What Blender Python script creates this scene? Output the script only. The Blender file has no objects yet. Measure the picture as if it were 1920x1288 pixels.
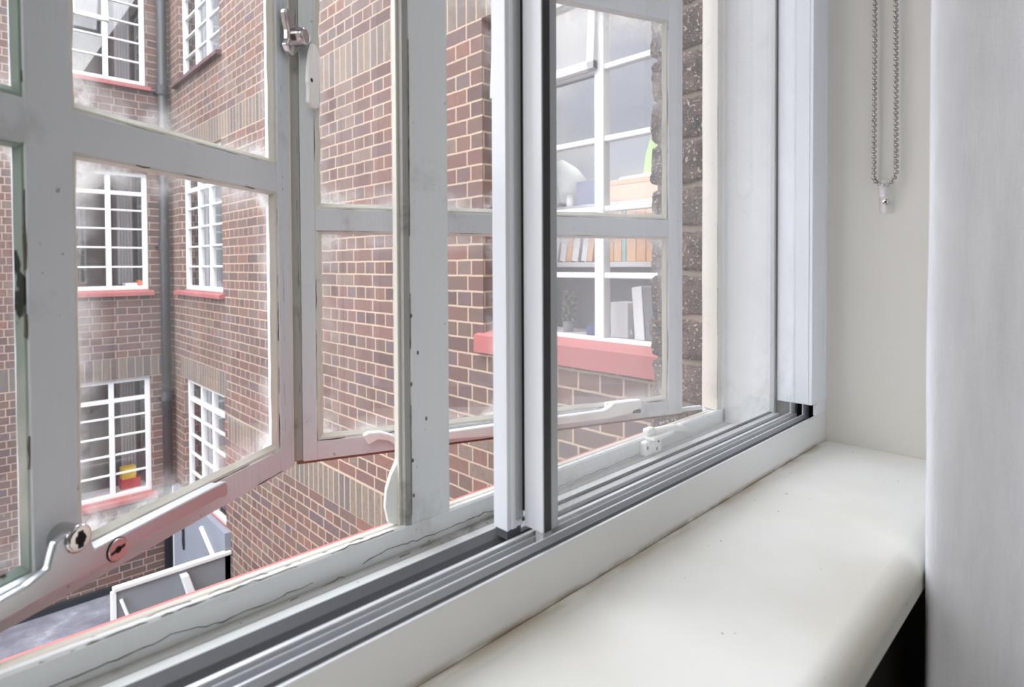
import bpy, math, random
from math import sin, cos, radians, pi
from mathutils import Vector, Matrix, noise
random.seed(7)
S = bpy.context.scene
C = S.collection

# ------------------------------------------------------------------ camera
# origin = the camera's standpoint, X runs along the window wall, Y outwards, Z up
A = radians(45.9); P = radians(-1.1); R = radians(0.28)
fw = Vector((cos(A)*cos(P), sin(A)*cos(P), sin(P)))
rt = Vector((sin(A), -cos(A), 0)); up = rt.cross(fw)
r2 = rt*cos(R) - up*sin(R); u2 = up*cos(R) + rt*sin(R)
cam_d = bpy.data.cameras.new('camera'); cam = bpy.data.objects.new('camera', cam_d); C.objects.link(cam)
M = Matrix((r2, u2, -fw)).transposed().to_4x4(); cam.matrix_world = M
cam_d.sensor_width = 36; cam_d.lens = 1104/1920*36; cam_d.shift_y = -126/1920
cam_d.clip_start = 0.02; cam_d.clip_end = 200
cam_d.dof.use_dof = True; cam_d.dof.focus_distance = 0.75; cam_d.dof.aperture_fstop = 11
S.camera = cam

# ------------------------------------------------------------------ light
SKY = 3.2
EXPOSURE = 1.2
w = bpy.data.worlds.new('sky'); S.world = w; w.use_nodes = True
nt = w.node_tree; nt.nodes.clear()
wo = nt.nodes.new('ShaderNodeOutputWorld'); bg = nt.nodes.new('ShaderNodeBackground')
tc = nt.nodes.new('ShaderNodeTexCoord'); mp = nt.nodes.new('ShaderNodeMapping'); mp.inputs['Scale'].default_value = (1, 1, 2.2)
nz = nt.nodes.new('ShaderNodeTexNoise'); nz.inputs['Scale'].default_value = 3.2; nz.inputs['Detail'].default_value = 6; nz.inputs['Roughness'].default_value = .55
rp = nt.nodes.new('ShaderNodeValToRGB')
rp.color_ramp.elements[0].position = .42; rp.color_ramp.elements[0].color = (.66, .70, .80, 1)
rp.color_ramp.elements[1].position = .60; rp.color_ramp.elements[1].color = (1.0, .99, .98, 1)
nt.links.new(tc.outputs['Generated'], mp.inputs['Vector']); nt.links.new(mp.outputs[0], nz.inputs['Vector'])
nt.links.new(nz.outputs['Fac'], rp.inputs[0]); nt.links.new(rp.outputs[0], bg.inputs['Color'])
# an overcast sky: brighter overhead than at the horizon
sx = nt.nodes.new('ShaderNodeSeparateXYZ'); nt.links.new(tc.outputs['Generated'], sx.inputs[0])
gr = nt.nodes.new('ShaderNodeMath'); gr.operation = 'MULTIPLY_ADD'; gr.inputs[1].default_value = SKY*.95; gr.inputs[2].default_value = SKY*.55; gr.use_clamp = False
nt.links.new(sx.outputs[2], gr.inputs[0]); nt.links.new(gr.outputs[0], bg.inputs['Strength']); nt.links.new(bg.outputs[0], wo.inputs[0])

def area(name, loc, rot, sx, sy, power, col=(1, 1, 1)):
    l = bpy.data.lights.new(name, 'AREA'); l.shape = 'RECTANGLE'; l.size = sx; l.size_y = sy; l.energy = power; l.color = col
    o = bpy.data.objects.new(name, l); o.location = loc; o.rotation_euler = rot; C.objects.link(o); return o
area('room_fill_light', (-1.0, -1.0, 1.34), (0, 0, 0), 1.2, 1.2, 11, (1, .985, .97))  # added fill for the room, no lamp known there
area('office_fill_light', (3.1, 1.5, 1.28), (0, 0, 0), 1.4, 1.4, 22, (1, .98, .95))  # added to brighten the office shelves, its source is unseen

vs = S.view_settings; vs.view_transform = 'Standard'; vs.look = 'None'; vs.gamma = 1; vs.use_curve_mapping = False; vs.exposure = EXPOSURE
try:
    S.cycles.transparent_max_bounces = 24
    S.cycles.max_bounces = 10; S.cycles.diffuse_bounces = 6
except Exception: pass

# ------------------------------------------------------------------ materials
def lin(c):
    return tuple((v/255/12.92 if v/255 <= .04045 else ((v/255+.055)/1.055)**2.4) for v in c) + (1,)

class NT:
    def __init__(s, name):
        s.m = bpy.data.materials.new(name); s.m.use_nodes = True; s.t = s.m.node_tree; s.t.nodes.clear()
        s.out = s.t.nodes.new('ShaderNodeOutputMaterial')
    def n(s, typ, **k):
        x = s.t.nodes.new('ShaderNode'+typ)
        for a, b in k.items(): setattr(x, a, b)
        return x
    def l(s, a, b): s.t.links.new(a, b)
    def put(s, v, sock):
        if isinstance(v, bpy.types.NodeSocket): s.l(v, sock)
        else: sock.default_value = v
    def ma(s, op, a, b=None, c=None, clamp=False):
        x = s.n('Math', operation=op, use_clamp=clamp); s.put(a, x.inputs[0])
        if b is not None: s.put(b, x.inputs[1])
        if c is not None: s.put(c, x.inputs[2])
        return x.outputs[0]
    def mix(s, f, a, b):
        x = s.n('Mix', data_type='RGBA'); s.put(f, x.inputs[0]); s.put(a, x.inputs[6]); s.put(b, x.inputs[7]); return x.outputs[2]
    def ramp(s, f, *st):
        x = s.n('ValToRGB'); e = x.color_ramp.elements
        while len(e) < len(st): e.new(.5)
        for i, (p, c) in enumerate(st): e[i].position = p; e[i].color = c
        s.put(f, x.inputs[0]); return x.outputs[0]
    def noise(s, scale, detail=4, rough=.5, vec=None, sc=None):
        x = s.n('TexNoise'); x.inputs['Scale'].default_value = scale; x.inputs['Detail'].default_value = detail; x.inputs['Roughness'].default_value = rough
        v = vec if vec is not None else s.n('NewGeometry').outputs['Position']
        if sc:
            m = s.n('Mapping'); m.inputs['Scale'].default_value = sc; s.l(v, m.inputs[0]); v = m.outputs[0]
        s.l(v, x.inputs['Vector']); return x.outputs['Fac']
    def step(s, v, a, b):
        x = s.n('MapRange', interpolation_type='SMOOTHSTEP'); s.put(v, x.inputs[0]); s.put(a, x.inputs[1]); s.put(b, x.inputs[2]); return x.outputs[0]
    def bsdf(s, col, rough=.5, metal=0, bump=None, bstr=.2, bdist=.001, **k):
        x = s.n('BsdfPrincipled'); s.put(col, x.inputs['Base Color']); s.put(rough, x.inputs['Roughness']); s.put(metal, x.inputs['Metallic'])
        for a, b in k.items(): s.put(b, x.inputs[a])
        if bump is not None:
            bm = s.n('Bump'); bm.inputs['Strength'].default_value = bstr; bm.inputs['Distance'].default_value = bdist
            s.l(bump, bm.inputs['Height']); s.l(bm.outputs[0], x.inputs['Normal'])
        return x.outputs[0]
    def fin(s, sh): s.l(sh, s.out.inputs['Surface']); return s.m

def plain(name, rgb, rough=.5, metal=0, var=.06, scale=30, bstr=0, **k):
    t = NT(name); c = lin(rgb); d = tuple(v*(1-var) for v in c[:3])+(1,)
    n = t.noise(scale, 4)
    return t.fin(t.bsdf(t.mix(n, d, c), rough, metal, n if bstr else None, bstr, .002, **k))

def painted(name, rgb, chips=.5, dirt=(120, 118, 105), dirt_amt=.35, rough=.38):
    # old gloss paint: faint brush streaks, dark chips, grubby patches
    t = NT(name); c = lin(rgb)
    streak = t.noise(60, 3, .5, sc=(6, 6, .5)); patch = t.noise(22, 5, .6); spec = t.noise(170, 2, .4)
    chip = t.step(spec, .745, .775); patchm = t.step(patch, .56, .80)
    col = t.mix(t.ma('MULTIPLY', streak, .10), c, tuple(v*.72 for v in c[:3])+(1,))
    col = t.mix(t.ma('MULTIPLY', patchm, dirt_amt), col, lin(dirt))
    col = t.mix(t.ma('MULTIPLY', chip, chips), col, lin((62, 58, 52)))
    h = t.ma('SUBTRACT', t.ma('ADD', streak, t.ma('MULTIPLY', patch, .6)), chip)
    return t.fin(t.bsdf(col, rough, 0, h, .25, .0012))

MAT = {}
MAT['steel_paint'] = painted('old white gloss paint on steel', (208, 213, 216))
MAT['frame_paint'] = painted('old white gloss paint on frame', (222, 225, 225), .6)
MAT['worn_paint'] = painted('weathered peeling paint', (160, 160, 156), .9, (78, 74, 64), .95, .6)
MAT['putty'] = painted('cream window putty', (212, 210, 199), .25, (140, 138, 120), .6, .5)
MAT['cream_edge'] = painted('cream painted rebate', (214, 209, 197), .3, (170, 160, 140), .5, .5)
MAT['thick_paint'] = painted('thick fresh white paint', (236, 236, 232), .12, (190, 186, 176), .25, .3)
MAT['board_paint'] = painted('white painted window board', (226, 230, 230), .3, (170, 168, 158), .5, .3)

def green_putty():
    t = NT('putty stained by algae'); n = t.noise(12, 3, .5, sc=(1, 1, .6)); m = t.noise(55, 4, .6, sc=(1, 1, .35))
    c = t.mix(t.step(n, .30, .48), lin((206, 206, 196)), lin((150, 166, 156)))
    c = t.mix(t.step(m, .54, .58), c, lin((38, 44, 36)))
    return t.fin(t.bsdf(c, .55, 0, m, .4, .002))
MAT['green_putty'] = green_putty()
MAT['alu_white'] = plain('white powder coated aluminium', (232, 236, 242), .32, 0, .02)
MAT['alu_fin'] = plain('bare aluminium fin', (226, 229, 234), .3, .3, .03)
MAT['alu_grey'] = plain('grey aluminium channel', (96, 98, 102), .42, .25, .10, 80)
MAT['alu_light'] = plain('light grey aluminium rail', (190, 194, 198), .4, .25, .05, 60)
MAT['alu_dark'] = plain('dark grimy channel', (62, 62, 60), .6, 0, .3, 60)
MAT['black'] = plain('black rubber seal and recess shade', (16, 17, 20), .6, 0, .1)  # real seals; on channel base and jamb recess the black is painted shade
MAT['dark_seal'] = plain('dark grey brush seal', (70, 71, 74), .7, 0, .15, 120)
MAT['chrome'] = plain('polished chrome', (205, 200, 200), .16, 1, .04, 50)
MAT['satin'] = plain('satin chrome', (196, 200, 204), .34, .85, .06, 60)
MAT['bead_steel'] = plain('dull nickel beads', (180, 177, 172), .22, 1, .05, 50)
MAT['keyhole'] = plain('keyhole dark', (22, 16, 14), .7)
MAT['lining'] = painted('white painted timber lining', (232, 235, 238), .08, (200, 198, 190), .35, .4)
MAT['crack'] = plain('dark crack in paint', (100, 95, 84), .9)
MAT['red_sill'] = plain('red painted tile sill', (160, 92, 90), .6, 0, .18, 12)
MAT['dark_red'] = plain('dark weathered sill', (92, 62, 62), .7, 0, .2, 12)
MAT['white_frame'] = plain('white painted far window frame', (214, 216, 216), .45, 0, .04, 8)
MAT['pipe'] = plain('dark blue grey iron pipe', (40, 42, 48), .5, 0, .3, 6)
MAT['roof'] = None

def sill_mat():
    t = NT('creamy white gloss windowsill'); a = t.noise(7, 4, .55); b = t.noise(210, 2, .35); d = t.noise(38, 4, .55, sc=(.5, 1.6, 1))
    pos = t.n('NewGeometry').outputs['Position']; sp = t.n('SeparateXYZ'); t.l(pos, sp.inputs[0])
    edge = t.ma('MULTIPLY', t.step(sp.outputs[1], .2270, .2392), t.step(d, .34, .62))      # grime gathered at the frame joint
    c = t.mix(t.step(a, .35, .7), lin((236, 236, 231)), lin((228, 227, 217)))
    c = t.mix(t.ma('MULTIPLY', edge, .75), c, lin((176, 162, 138)))
    c = t.mix(t.ma('MULTIPLY', t.step(b, .78, .80), .8), c, lin((120, 110, 98)))
    return t.fin(t.bsdf(c, .34, 0, t.ma('ADD', a, t.ma('MULTIPLY', d, .25)), .25, .004))
MAT['sill'] = sill_mat()

def fascia_mat():
    t = NT('white secondary glazing fascia'); d = t.noise(45, 4, .55, sc=(.6, 1, 2)); pos = t.n('NewGeometry').outputs['Position']; sp = t.n('SeparateXYZ'); t.l(pos, sp.inputs[0])
    low = t.ma('SUBTRACT', 1, t.step(sp.outputs[2], -.2085, -.2020))
    c = t.mix(t.ma('MULTIPLY', low, t.step(d, .3, .6)), lin((226, 227, 226)), lin((150, 134, 112)))
    return t.fin(t.bsdf(c, .4))
MAT['fascia'] = fascia_mat()

def plaster():
    t = NT('cream plaster reveal'); a = t.noise(4, 3, .5); b = t.noise(140, 3, .5)
    c = t.mix(a, lin((216, 212, 202)), lin((226, 223, 214)))
    return t.fin(t.bsdf(c, .7, 0, t.ma('ADD', a, t.ma('MULTIPLY', b, .15)), .15, .004))
MAT['plaster'] = plaster()
MAT['shaded_wall'] = plain('dark brown wall with painted sill shade', (40, 34, 30), .7)  # near-black tone carries the shade below the sill
MAT['room_wall'] = plain('off white room wall', (205, 202, 194), .8)
MAT['floor'] = plain('dark brown carpet', (84, 74, 66), .9, 0, .2, 90)

def curtain_mat():
    t = NT('white woven curtain cloth'); tcn = t.n('TexCoord').outputs['UV']
    def wave(direction, sc):
        x = t.n('TexWave', bands_direction=direction); x.inputs['Scale'].default_value = sc; x.inputs['Distortion'].default_value = 1.2; x.inputs['Detail'].default_value = 2; t.l(tcn, x.inputs[0]); return x.outputs['Fac']
    wv = t.ma('ADD', wave('X', 330), wave('Y', 330)); slub = t.noise(90, 4, .6, sc=(1, 1, .16)); slb2 = t.noise(90, 4, .6, sc=(1.5, 1.5, 5))
    h = t.ma('ADD', t.ma('MULTIPLY', wv, .35), t.ma('ADD', slub, slb2))
    c = t.mix(t.step(slub, .3, .7), lin((236, 238, 244)), lin((244, 246, 251)))
    b = t.bsdf(c, .85, 0, h, .35, .0012)
    tr = t.n('BsdfTranslucent'); tr.inputs[0].default_value = (.8, .82, .86, 1)
    mx = t.n('MixShader'); mx.inputs[0].default_value = .10; t.l(b, mx.inputs[1]); t.l(tr.outputs[0], mx.inputs[2])
    return t.fin(mx.outputs[0])
MAT['curtain'] = curtain_mat()

def brick_mat(name, bands, dark=1.0, tint=(1, 1, 1), mortar=(168, 147, 128), course=.074, z0=1.135):
    """English bond in world metres; bands = [(zlo, zhi, axis min, axis max)] of bricks on end."""
    t = NT(name); g = t.n('NewGeometry'); sp = t.n('SeparateXYZ'); t.l(g.outputs['Position'], sp.inputs[0])
    sn = t.n('SeparateXYZ'); t.l(g.outputs['True Normal'], sn.inputs[0])
    x, y, z = sp.outputs
    side = t.ma('GREATER_THAN', t.ma('ABSOLUTE', sn.outputs[0]), .5)
    wob = t.noise(9, 3, .6); wob2 = t.noise(55, 3, .6)
    u = t.ma('ADD', t.ma('MULTIPLY', side, y), t.ma('MULTIPLY', t.ma('SUBTRACT', 1, side), x))
    u = t.ma('ADD', u, t.ma('MULTIPLY', t.ma('SUBTRACT', wob, .5), .003))
    zz = t.ma('ADD', z, t.ma('MULTIPLY', t.ma('SUBTRACT', wob, .5), .008))
    r = t.ma('DIVIDE', t.ma('SUBTRACT', z0, zz), course); k = t.ma('FLOOR', r); fz = t.ma('SUBTRACT', r, k)
    par = t.ma('FLOORED_MODULO', k, 2)                       # 1 = header course
    L = t.ma('SUBTRACT', .216, t.ma('MULTIPLY', par, .108))
    off0 = t.ma('MULTIPLY', par, .25)
    band = 0.0
    for lo, hi, a0, a1 in bands:
        b = t.ma('MULTIPLY', t.ma('MULTIPLY', t.ma('GREATER_THAN', zz, lo), t.ma('LESS_THAN', zz, hi)),
                 t.ma('MULTIPLY', t.ma('GREATER_THAN', u, a0), t.ma('LESS_THAN', u, a1)))
        band = t.ma('MAXIMUM', band, b)
    off = t.ma('MULTIPLY', off0, t.ma('SUBTRACT', 1, band))
    L = t.ma('ADD', t.ma('MULTIPLY', L, t.ma('SUBTRACT', 1, band)), t.ma('MULTIPLY', .072, band))
    cu = t.ma('ADD', t.ma('DIVIDE', u, L), off); iu = t.ma('FLOOR', cu); fu = t.ma('SUBTRACT', cu, iu)
    du = t.ma('MULTIPLY', t.ma('MINIMUM', fu, t.ma('SUBTRACT', 1, fu)), L)
    dz = t.ma('MULTIPLY', t.ma('MINIMUM', fz, t.ma('SUBTRACT', 1, fz)), course)
    db = 10.0
    for lo, hi, a0, a1 in bands:
        db = t.ma('MINIMUM', db, t.ma('MINIMUM', t.ma('ABSOLUTE', t.ma('SUBTRACT', zz, lo)), t.ma('ABSOLUTE', t.ma('SUBTRACT', zz, hi))))
    dz = t.ma('ADD', t.ma('MULTIPLY', dz, t.ma('SUBTRACT', 1, band)), t.ma('MULTIPLY', db, band))
    d = t.ma('ADD', t.ma('MINIMUM', du, dz), t.ma('MULTIPLY', t.ma('SUBTRACT', wob2, .5), .0035))
    face = t.step(d, .0032, .0062)
    kk = t.ma('MULTIPLY', k, t.ma('SUBTRACT', 1, band))
    cv = t.n('CombineXYZ'); t.l(iu, cv.inputs[0]); t.l(kk, cv.inputs[1]); t.l(t.ma('ADD', side, t.ma('MULTIPLY', band, 5)), cv.inputs[2])
    wn = t.n('TexWhiteNoise'); t.l(cv.outputs[0], wn.inputs['Vector'])
    dark = dark*.75
    def c(r_, g_, b_):
        q = lin((r_, g_, b_)); return (q[0]*dark*tint[0], q[1]*dark*tint[1], q[2]*dark*tint[2], 1)
    bc = t.ramp(wn.outputs['Value'], (0, c(96, 76, 74)), (.2, c(120, 90, 82)), (.45, c(112, 92, 84)), (.62, c(132, 96, 84)), (.8, c(104, 88, 90)), (.93, c(126, 108, 98)))
    sc_ = t.ramp(wn.outputs['Value'], (0, c(130, 118, 106)), (.3, c(118, 110, 102)), (.6, c(108, 100, 98)), (.85, c(134, 120, 106)))
    bc = t.mix(band, bc, sc_)
    fine = t.noise(38, 5, .65); bc = t.mix(t.ma('MULTIPLY', t.step(fine, .35, .75), .45), bc, c(92, 74, 70))
    big = t.noise(1.1, 3, .5); mc = t.mix(t.step(big, .35, .65), lin(mortar), lin(tuple(int(v*.9) for v in mortar)))
    col = t.mix(face, mc, bc)
    return t.fin(t.bsdf(col, .85, 0, t.ma('ADD', face, t.ma('MULTIPLY', fine, .35)), .5, .006))
FAR = 1e3
MAT['brick_b'] = brick_mat('red brown brick of the side wing', [(1.135, 1.36, -FAR, FAR), (-1.535, -1.313, -FAR, 5.48), (-1.159, -.937, 5.5, 6.9)])
MAT['brick_a'] = brick_mat('darker brick of the end wing', [(1.135, 1.36, -FAR, FAR), (-1.159, -.937, -FAR, FAR)], .85, (1.0, 1.02, 1.05), (150, 132, 120), .0741)
def near_brick():
    t = NT('sooty brick of the window reveal'); n = t.noise(34, 6, .7); m = t.noise(190, 3, .5); b = t.noise(9, 2, .5)
    c = t.ramp(n, (.36, lin((36, 32, 33))), (.5, lin((78, 66, 62))), (.62, lin((104, 86, 78))))
    c = t.mix(t.step(m, .59, .66), c, lin((176, 164, 142)))
    c = t.mix(t.ma('MULTIPLY', t.step(b, .45, .7), .5), c, lin((88, 82, 74)))
    return t.fin(t.bsdf(c, .9, 0, t.ma('ADD', n, m), .9, .008))
MAT['near_brick'] = near_brick()
MAT['mortar'] = plain('old mortar', (136, 124, 112), .95, 0, .25, 80, .4)

def roof_mat():
    t = NT('grey felt roof with pale patches'); n = t.noise(2.4, 5, .6); 
    c = t.ramp(n, (.42, lin((98, 98, 108))), (.56, lin((122, 123, 132))), (.66, lin((166, 167, 176))))
    return t.fin(t.bsdf(c, .55, 0, n, .2, .01))
MAT['roof'] = roof_mat()
MAT['lead'] = plain('grey metal sheet', (128, 131, 135), .6, 0, .16, 3)
MAT['lead2'] = plain('grey blue render', (128, 132, 142), .7, 0, .12, 4)

def glass_mat(name, dirt=.0, haze=0.0, speck=.0, ior=1.5, tint=(1, 1, 1)):
    t = NT(name); tr = t.n('BsdfTransparent'); tr.inputs[0].default_value = (*tint, 1)
    gl = t.n('BsdfGlossy'); gl.inputs['Roughness'].default_value = .0; g_ = t.n('NewGeometry'); dt = t.n('VectorMath', operation='DOT_PRODUCT'); t.l(g_.outputs['Normal'], dt.inputs[0]); t.l(g_.outputs['Incoming'], dt.inputs[1])
    cs = t.ma('ABSOLUTE', dt.outputs['Value']); f5 = t.ma('POWER', t.ma('SUBTRACT', 1, cs), 5); f0 = 2*((ior-1)/(ior+1))**2
    fr = t.ma('MULTIPLY', t.ma('ADD', f0, t.ma('MULTIPLY', f5, .9-f0)), t.ma('SUBTRACT', 1, g_.outputs['Backfacing']))
    mx = t.n('MixShader'); t.l(fr, mx.inputs[0]); t.l(tr.outputs[0], mx.inputs[1]); t.l(gl.outputs[0], mx.inputs[2])
    sh = mx.outputs[0]
    if dirt or haze or speck:
        gen = t.n('TexCoord').outputs['Generated']; sp = t.n('SeparateXYZ'); t.l(gen, sp.inputs[0])
        def em(v, wd): return t.ma('SUBTRACT', 1, t.step(t.ma('MINIMUM', v, t.ma('SUBTRACT', 1, v)), 0.0, wd))
        ex = em(sp.outputs[0], .16); ez = em(sp.outputs[2], .13)
        e = t.ma('ADD', t.ma('MULTIPLY', ex, .45), t.ma('ADD', t.ma('MULTIPLY', ez, .6), t.ma('MULTIPLY', t.ma('MULTIPLY', ex, ez), 1.6)))
        n1 = t.noise(24, 5, .7); n2 = t.noise(420, 2, .4)
        f = t.ma('MULTIPLY', t.ma('MULTIPLY', e, t.step(n1, .38, .72)), dirt)
        f = t.ma('ADD', f, t.ma('MULTIPLY', t.step(n2, .76, .82), speck)); f = t.ma('ADD', f, haze, clamp=True)
        df = t.n('BsdfDiffuse'); df.inputs[0].default_value = (.82, .82, .80, 1); tl = t.n('BsdfTranslucent'); tl.inputs[0].default_value = (.82, .82, .8, 1)
        ad = t.n('MixShader'); ad.inputs[0].default_value = .5; t.l(df.outputs[0], ad.inputs[1]); t.l(tl.outputs[0], ad.inputs[2])
        m2 = t.n('MixShader'); t.l(f, m2.inputs[0]); t.l(sh, m2.inputs[1]); t.l(ad.outputs[0], m2.inputs[2]); sh = m2.outputs[0]
    return t.fin(sh)
MAT['glass'] = glass_mat('dusty casement glass', .85, .015, .5)
MAT['slide_glass'] = glass_mat('hazy sliding pane glass', .10, .035, .06)
MAT['far_glass'] = glass_mat('building window glass', 0, 0, 0, 1.75)
MAT['vent_glass'] = glass_mat('open vent glass', 0, .05, 0, 1.38)
MAT['clear_plastic'] = glass_mat('clear plastic', 0, .07, 0, 1.7)

# ------------------------------------------------------------------ mesh helpers
class MB:
    def __init__(s): s.v = []; s.f = []; s.uv = None
    def add(s, vs_, fs): b = len(s.v); s.v += [tuple(v) for v in vs_]; s.f += [tuple(b+i for i in f) for f in fs]; return s
    def box(s, x0, x1, y0, y1, z0, z1):
        v = [(x, y, z) for z in (z0, z1) for y in (y0, y1) for x in (x0, x1)]
        return s.add(v, [(0, 2, 3, 1), (4, 5, 7, 6), (0, 1, 5, 4), (2, 6, 7, 3), (0, 4, 6, 2), (1, 3, 7, 5)])
    def prism(s, poly, axis, a, b):
        """poly in the two remaining axes (X: y,z  Y: x,z  Z: x,y), extruded a..b"""
        n = len(poly)
        def p(q, t): return {'X': (t, q[0], q[1]), 'Y': (q[0], t, q[1]), 'Z': (q[0], q[1], t)}[axis]
        v = [p(q, a) for q in poly]+[p(q, b) for q in poly]
        f = [tuple(range(n))[::-1], tuple(range(n, 2*n))]+[(i, (i+1) % n, n+(i+1) % n, n+i) for i in range(n)]
        return s.add(v, f)
    def tube(s, pts, r, n=10, cap=True):
        pts = [Vector(p) for p in pts]; rr = r if isinstance(r, (list, tuple)) else [r]*len(pts)
        b = len(s.v); prev = None
        for i, p in enumerate(pts):
            d = (pts[min(i+1, len(pts)-1)]-pts[max(i-1, 0)]).normalized()
            a = prev - d*prev.dot(d) if prev is not None else (Vector((0, 0, 1)) if abs(d.z) < .9 else Vector((1, 0, 0))).cross(d)
            a.normalize(); prev = a; c = d.cross(a)
            s.v += [tuple(p+(a*cos(2*pi*k/n)+c*sin(2*pi*k/n))*rr[i]) for k in range(n)]
        for i in range(len(pts)-1):
            for k in range(n): s.f.append((b+i*n+k, b+i*n+(k+1) % n, b+(i+1)*n+(k+1) % n, b+(i+1)*n+k))
        if cap: s.f.append(tuple(b+k for k in range(n))[::-1]); s.f.append(tuple(b+(len(pts)-1)*n+k for k in range(n)))
        return s
    def sphere(s, c, r, nu=12, nv=8):
        b = len(s.v); c = Vector(c)
        for j in range(nv+1):
            th = pi*j/nv
            for i in range(nu): s.v.append(tuple(c+Vector((sin(th)*cos(2*pi*i/nu), sin(th)*sin(2*pi*i/nu), cos(th)))*r))
        for j in range(nv):
            for i in range(nu): s.f.append((b+j*nu+i, b+(j+1)*nu+i, b+(j+1)*nu+(i+1) % nu, b+j*nu+(i+1) % nu))
        return s
    def build(s, name, mat, parent=None, bevel=0, seg=2, smooth=False, autosmooth=False):
        me = bpy.data.meshes.new(name); me.from_pydata(s.v, [], s.f); me.update()
        import bmesh
        bm = bmesh.new(); bm.from_mesh(me); bmesh.ops.remove_doubles(bm, verts=bm.verts, dist=1e-6) if smooth else None
        bmesh.ops.recalc_face_normals(bm, faces=bm.faces); bm.to_mesh(me); bm.free()
        o = bpy.data.objects.new(name, me); C.objects.link(o)
        if isinstance(mat, str): mat = MAT[mat]
        me.materials.append(mat)
        if parent is not None: o.parent = parent
        if smooth:
            for p in me.polygons: p.use_smooth = True
        if bevel:
            m = o.modifiers.new('edge', 'BEVEL'); m.width = bevel; m.segments = seg; m.limit_method = 'ANGLE'; m.angle_limit = radians(35)
        return o

def tag(o, label=None, cat=None, group=None, kind=None):
    if label: o['label'] = label
    if cat: o['category'] = cat
    if group: o['group'] = group
    if kind: o['kind'] = kind
    return o
def thing(name, label, cat, loc=(0, 0, 0), rz=0, group=None, kind=None):
    o = bpy.data.objects.new(name, None); o.empty_display_size = .05; C.objects.link(o); o.location = loc; o.rotation_euler = (0, 0, rz)
    return tag(o, label, cat, group, kind)
def box(*a): return MB().box(*a)

# ------------------------------------------------------------------ room shell
FZ, CZ = -1.12, 1.36
tag(box(-2.2, 2.2, -3.2, .60, FZ-.1, FZ).build('floor', 'floor'), kind='structure')
tag(box(-2.2, 2.2, -3.2, .569, CZ, CZ+.12).build('ceiling', 'room_wall'), kind='structure')
tag(box(-2.3, -2.2, -3.2, .3, FZ, CZ).build('wall_left', 'room_wall'), kind='structure')
tag(box(2.2, 2.3, -3.2, .3, FZ, CZ).build('wall_right', 'room_wall'), kind='structure')
tag(box(-2.3, 2.3, -3.3, -3.2, FZ, CZ).build('wall_back', 'room_wall'), kind='structure')
# inner leaf of the window wall around the opening X -1..0.745, Z -0.236..0.82
HX, HZ0, HZ1 = .745, -.2390, .82
ww = MB(); ww.box(HX, 2.2, .120, .385, FZ, CZ); ww.box(-2.2, -1.0, .120, .385, FZ, CZ); ww.box(-1.0, HX, .120, .385, HZ1, CZ)
tag(ww.build('wall_window_side', 'plaster'), kind='structure')
tag(box(-1.0, HX, .120, .385, FZ, HZ0-.001).build('wall_below_window', 'shaded_wall'), kind='structure')

# outer brick leaf: real bricks round the reveal that is in view
def rough_brick(mb, x0, x1, y0, y1, z0, z1, seed, amp=.004, nx=6, ny=12, nz=9):
    b = len(mb.v); idx = {}
    for i in range(nx+1):
        for j in range(ny+1):
            for k in range(nz+1):
                if i in (0, nx) or j in (0, ny) or k in (0, nz):
                    fx, fy, fz = i/nx, j/ny, k/nz
                    p = Vector((x0+(x1-x0)*fx, y0+(y1-y0)*fy, z0+(z1-z0)*fz))
                    c = Vector(((x0+x1)/2, (y0+y1)/2, (z0+z1)/2))
                    n = sum(q in (0, 1) for q in (fx, fy, fz))
                    p += (c-p).normalized()*(.0035*(n-1)) if n > 1 else Vector((0, 0, 0))
                    q = p*28+Vector((seed*3.7, seed, 0)); p += Vector((noise.noise(q), noise.noise(q+Vector((9, 0, 0))), noise.noise(q+Vector((0, 9, 0)))*.5))*amp*1.6
                    q = q*4.5; p += Vector((noise.noise(q), noise.noise(q+Vector((9, 0, 0))), noise.noise(q+Vector((0, 9, 0)))))*.0028
                    idx[i, j, k] = len(mb.v); mb.v.append(tuple(p))
    def quad(a, b_, c, d): mb.f.append((idx[a], idx[b_], idx[c], idx[d]))
    for i in range(nx):
        for j in range(ny):
            for k in (0, nz): quad((i, j, k), (i+1, j, k), (i+1, j+1, k), (i, j+1, k))
    for i in range(nx):
        for k in range(nz):
            for j in (0, ny): quad((i, j, k), (i+1, j, k), (i+1, j, k+1), (i, j, k+1))
    for j in range(ny):
        for k in range(nz):
            for i in (0, nx): quad((i, j, k), (i, j+1, k), (i, j+1, k+1), (i, j, k+1))
ol = MB(); ol.box(.899, 1.79, .386, .562, -3.3, 2.2); ol.box(-3.2, -1.15, .386, .569, -3.3, 2.2); ol.box(-1.15, .899, .386, .569, -3.3, -.33); ol.box(-1.15, .899, .386, .569, .86, 2.2)
wall_out = tag(ol.build('wall_outside', 'mortar'), kind='structure')
nb = MB(); z = -.015-.074*6; k = 0
while z < 1.1:
    off = .0 if k % 2 else .0
    if k % 2: rough_brick(nb, .89, 1.0, .392, .572, z+.0035, z+.0705, k)
    else:
        rough_brick(nb, .889, 1.1, .392, .459, z+.0035, z+.0705, k); rough_brick(nb, .892, 1.1, .469, .573, z+.0035, z+.0705, k+.5)
    z += .074; k += 1
tag(nb.build('wall_brick_reveal', 'near_brick', wall_out, smooth=True), 'rough sooty bricks with pale specks')
# lintel and near side of the reveal
# red external sill sloping down away from the frame
es = MB().prism([(.383, -.205), (.597, -.3025), (.597, -.325), (.383, -.245)], 'X', -1.14, .888)
tag(es.build('outer_sill', 'red_sill'), 'red painted sloping sill outside the steel window frame', 'windowsill')

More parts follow.
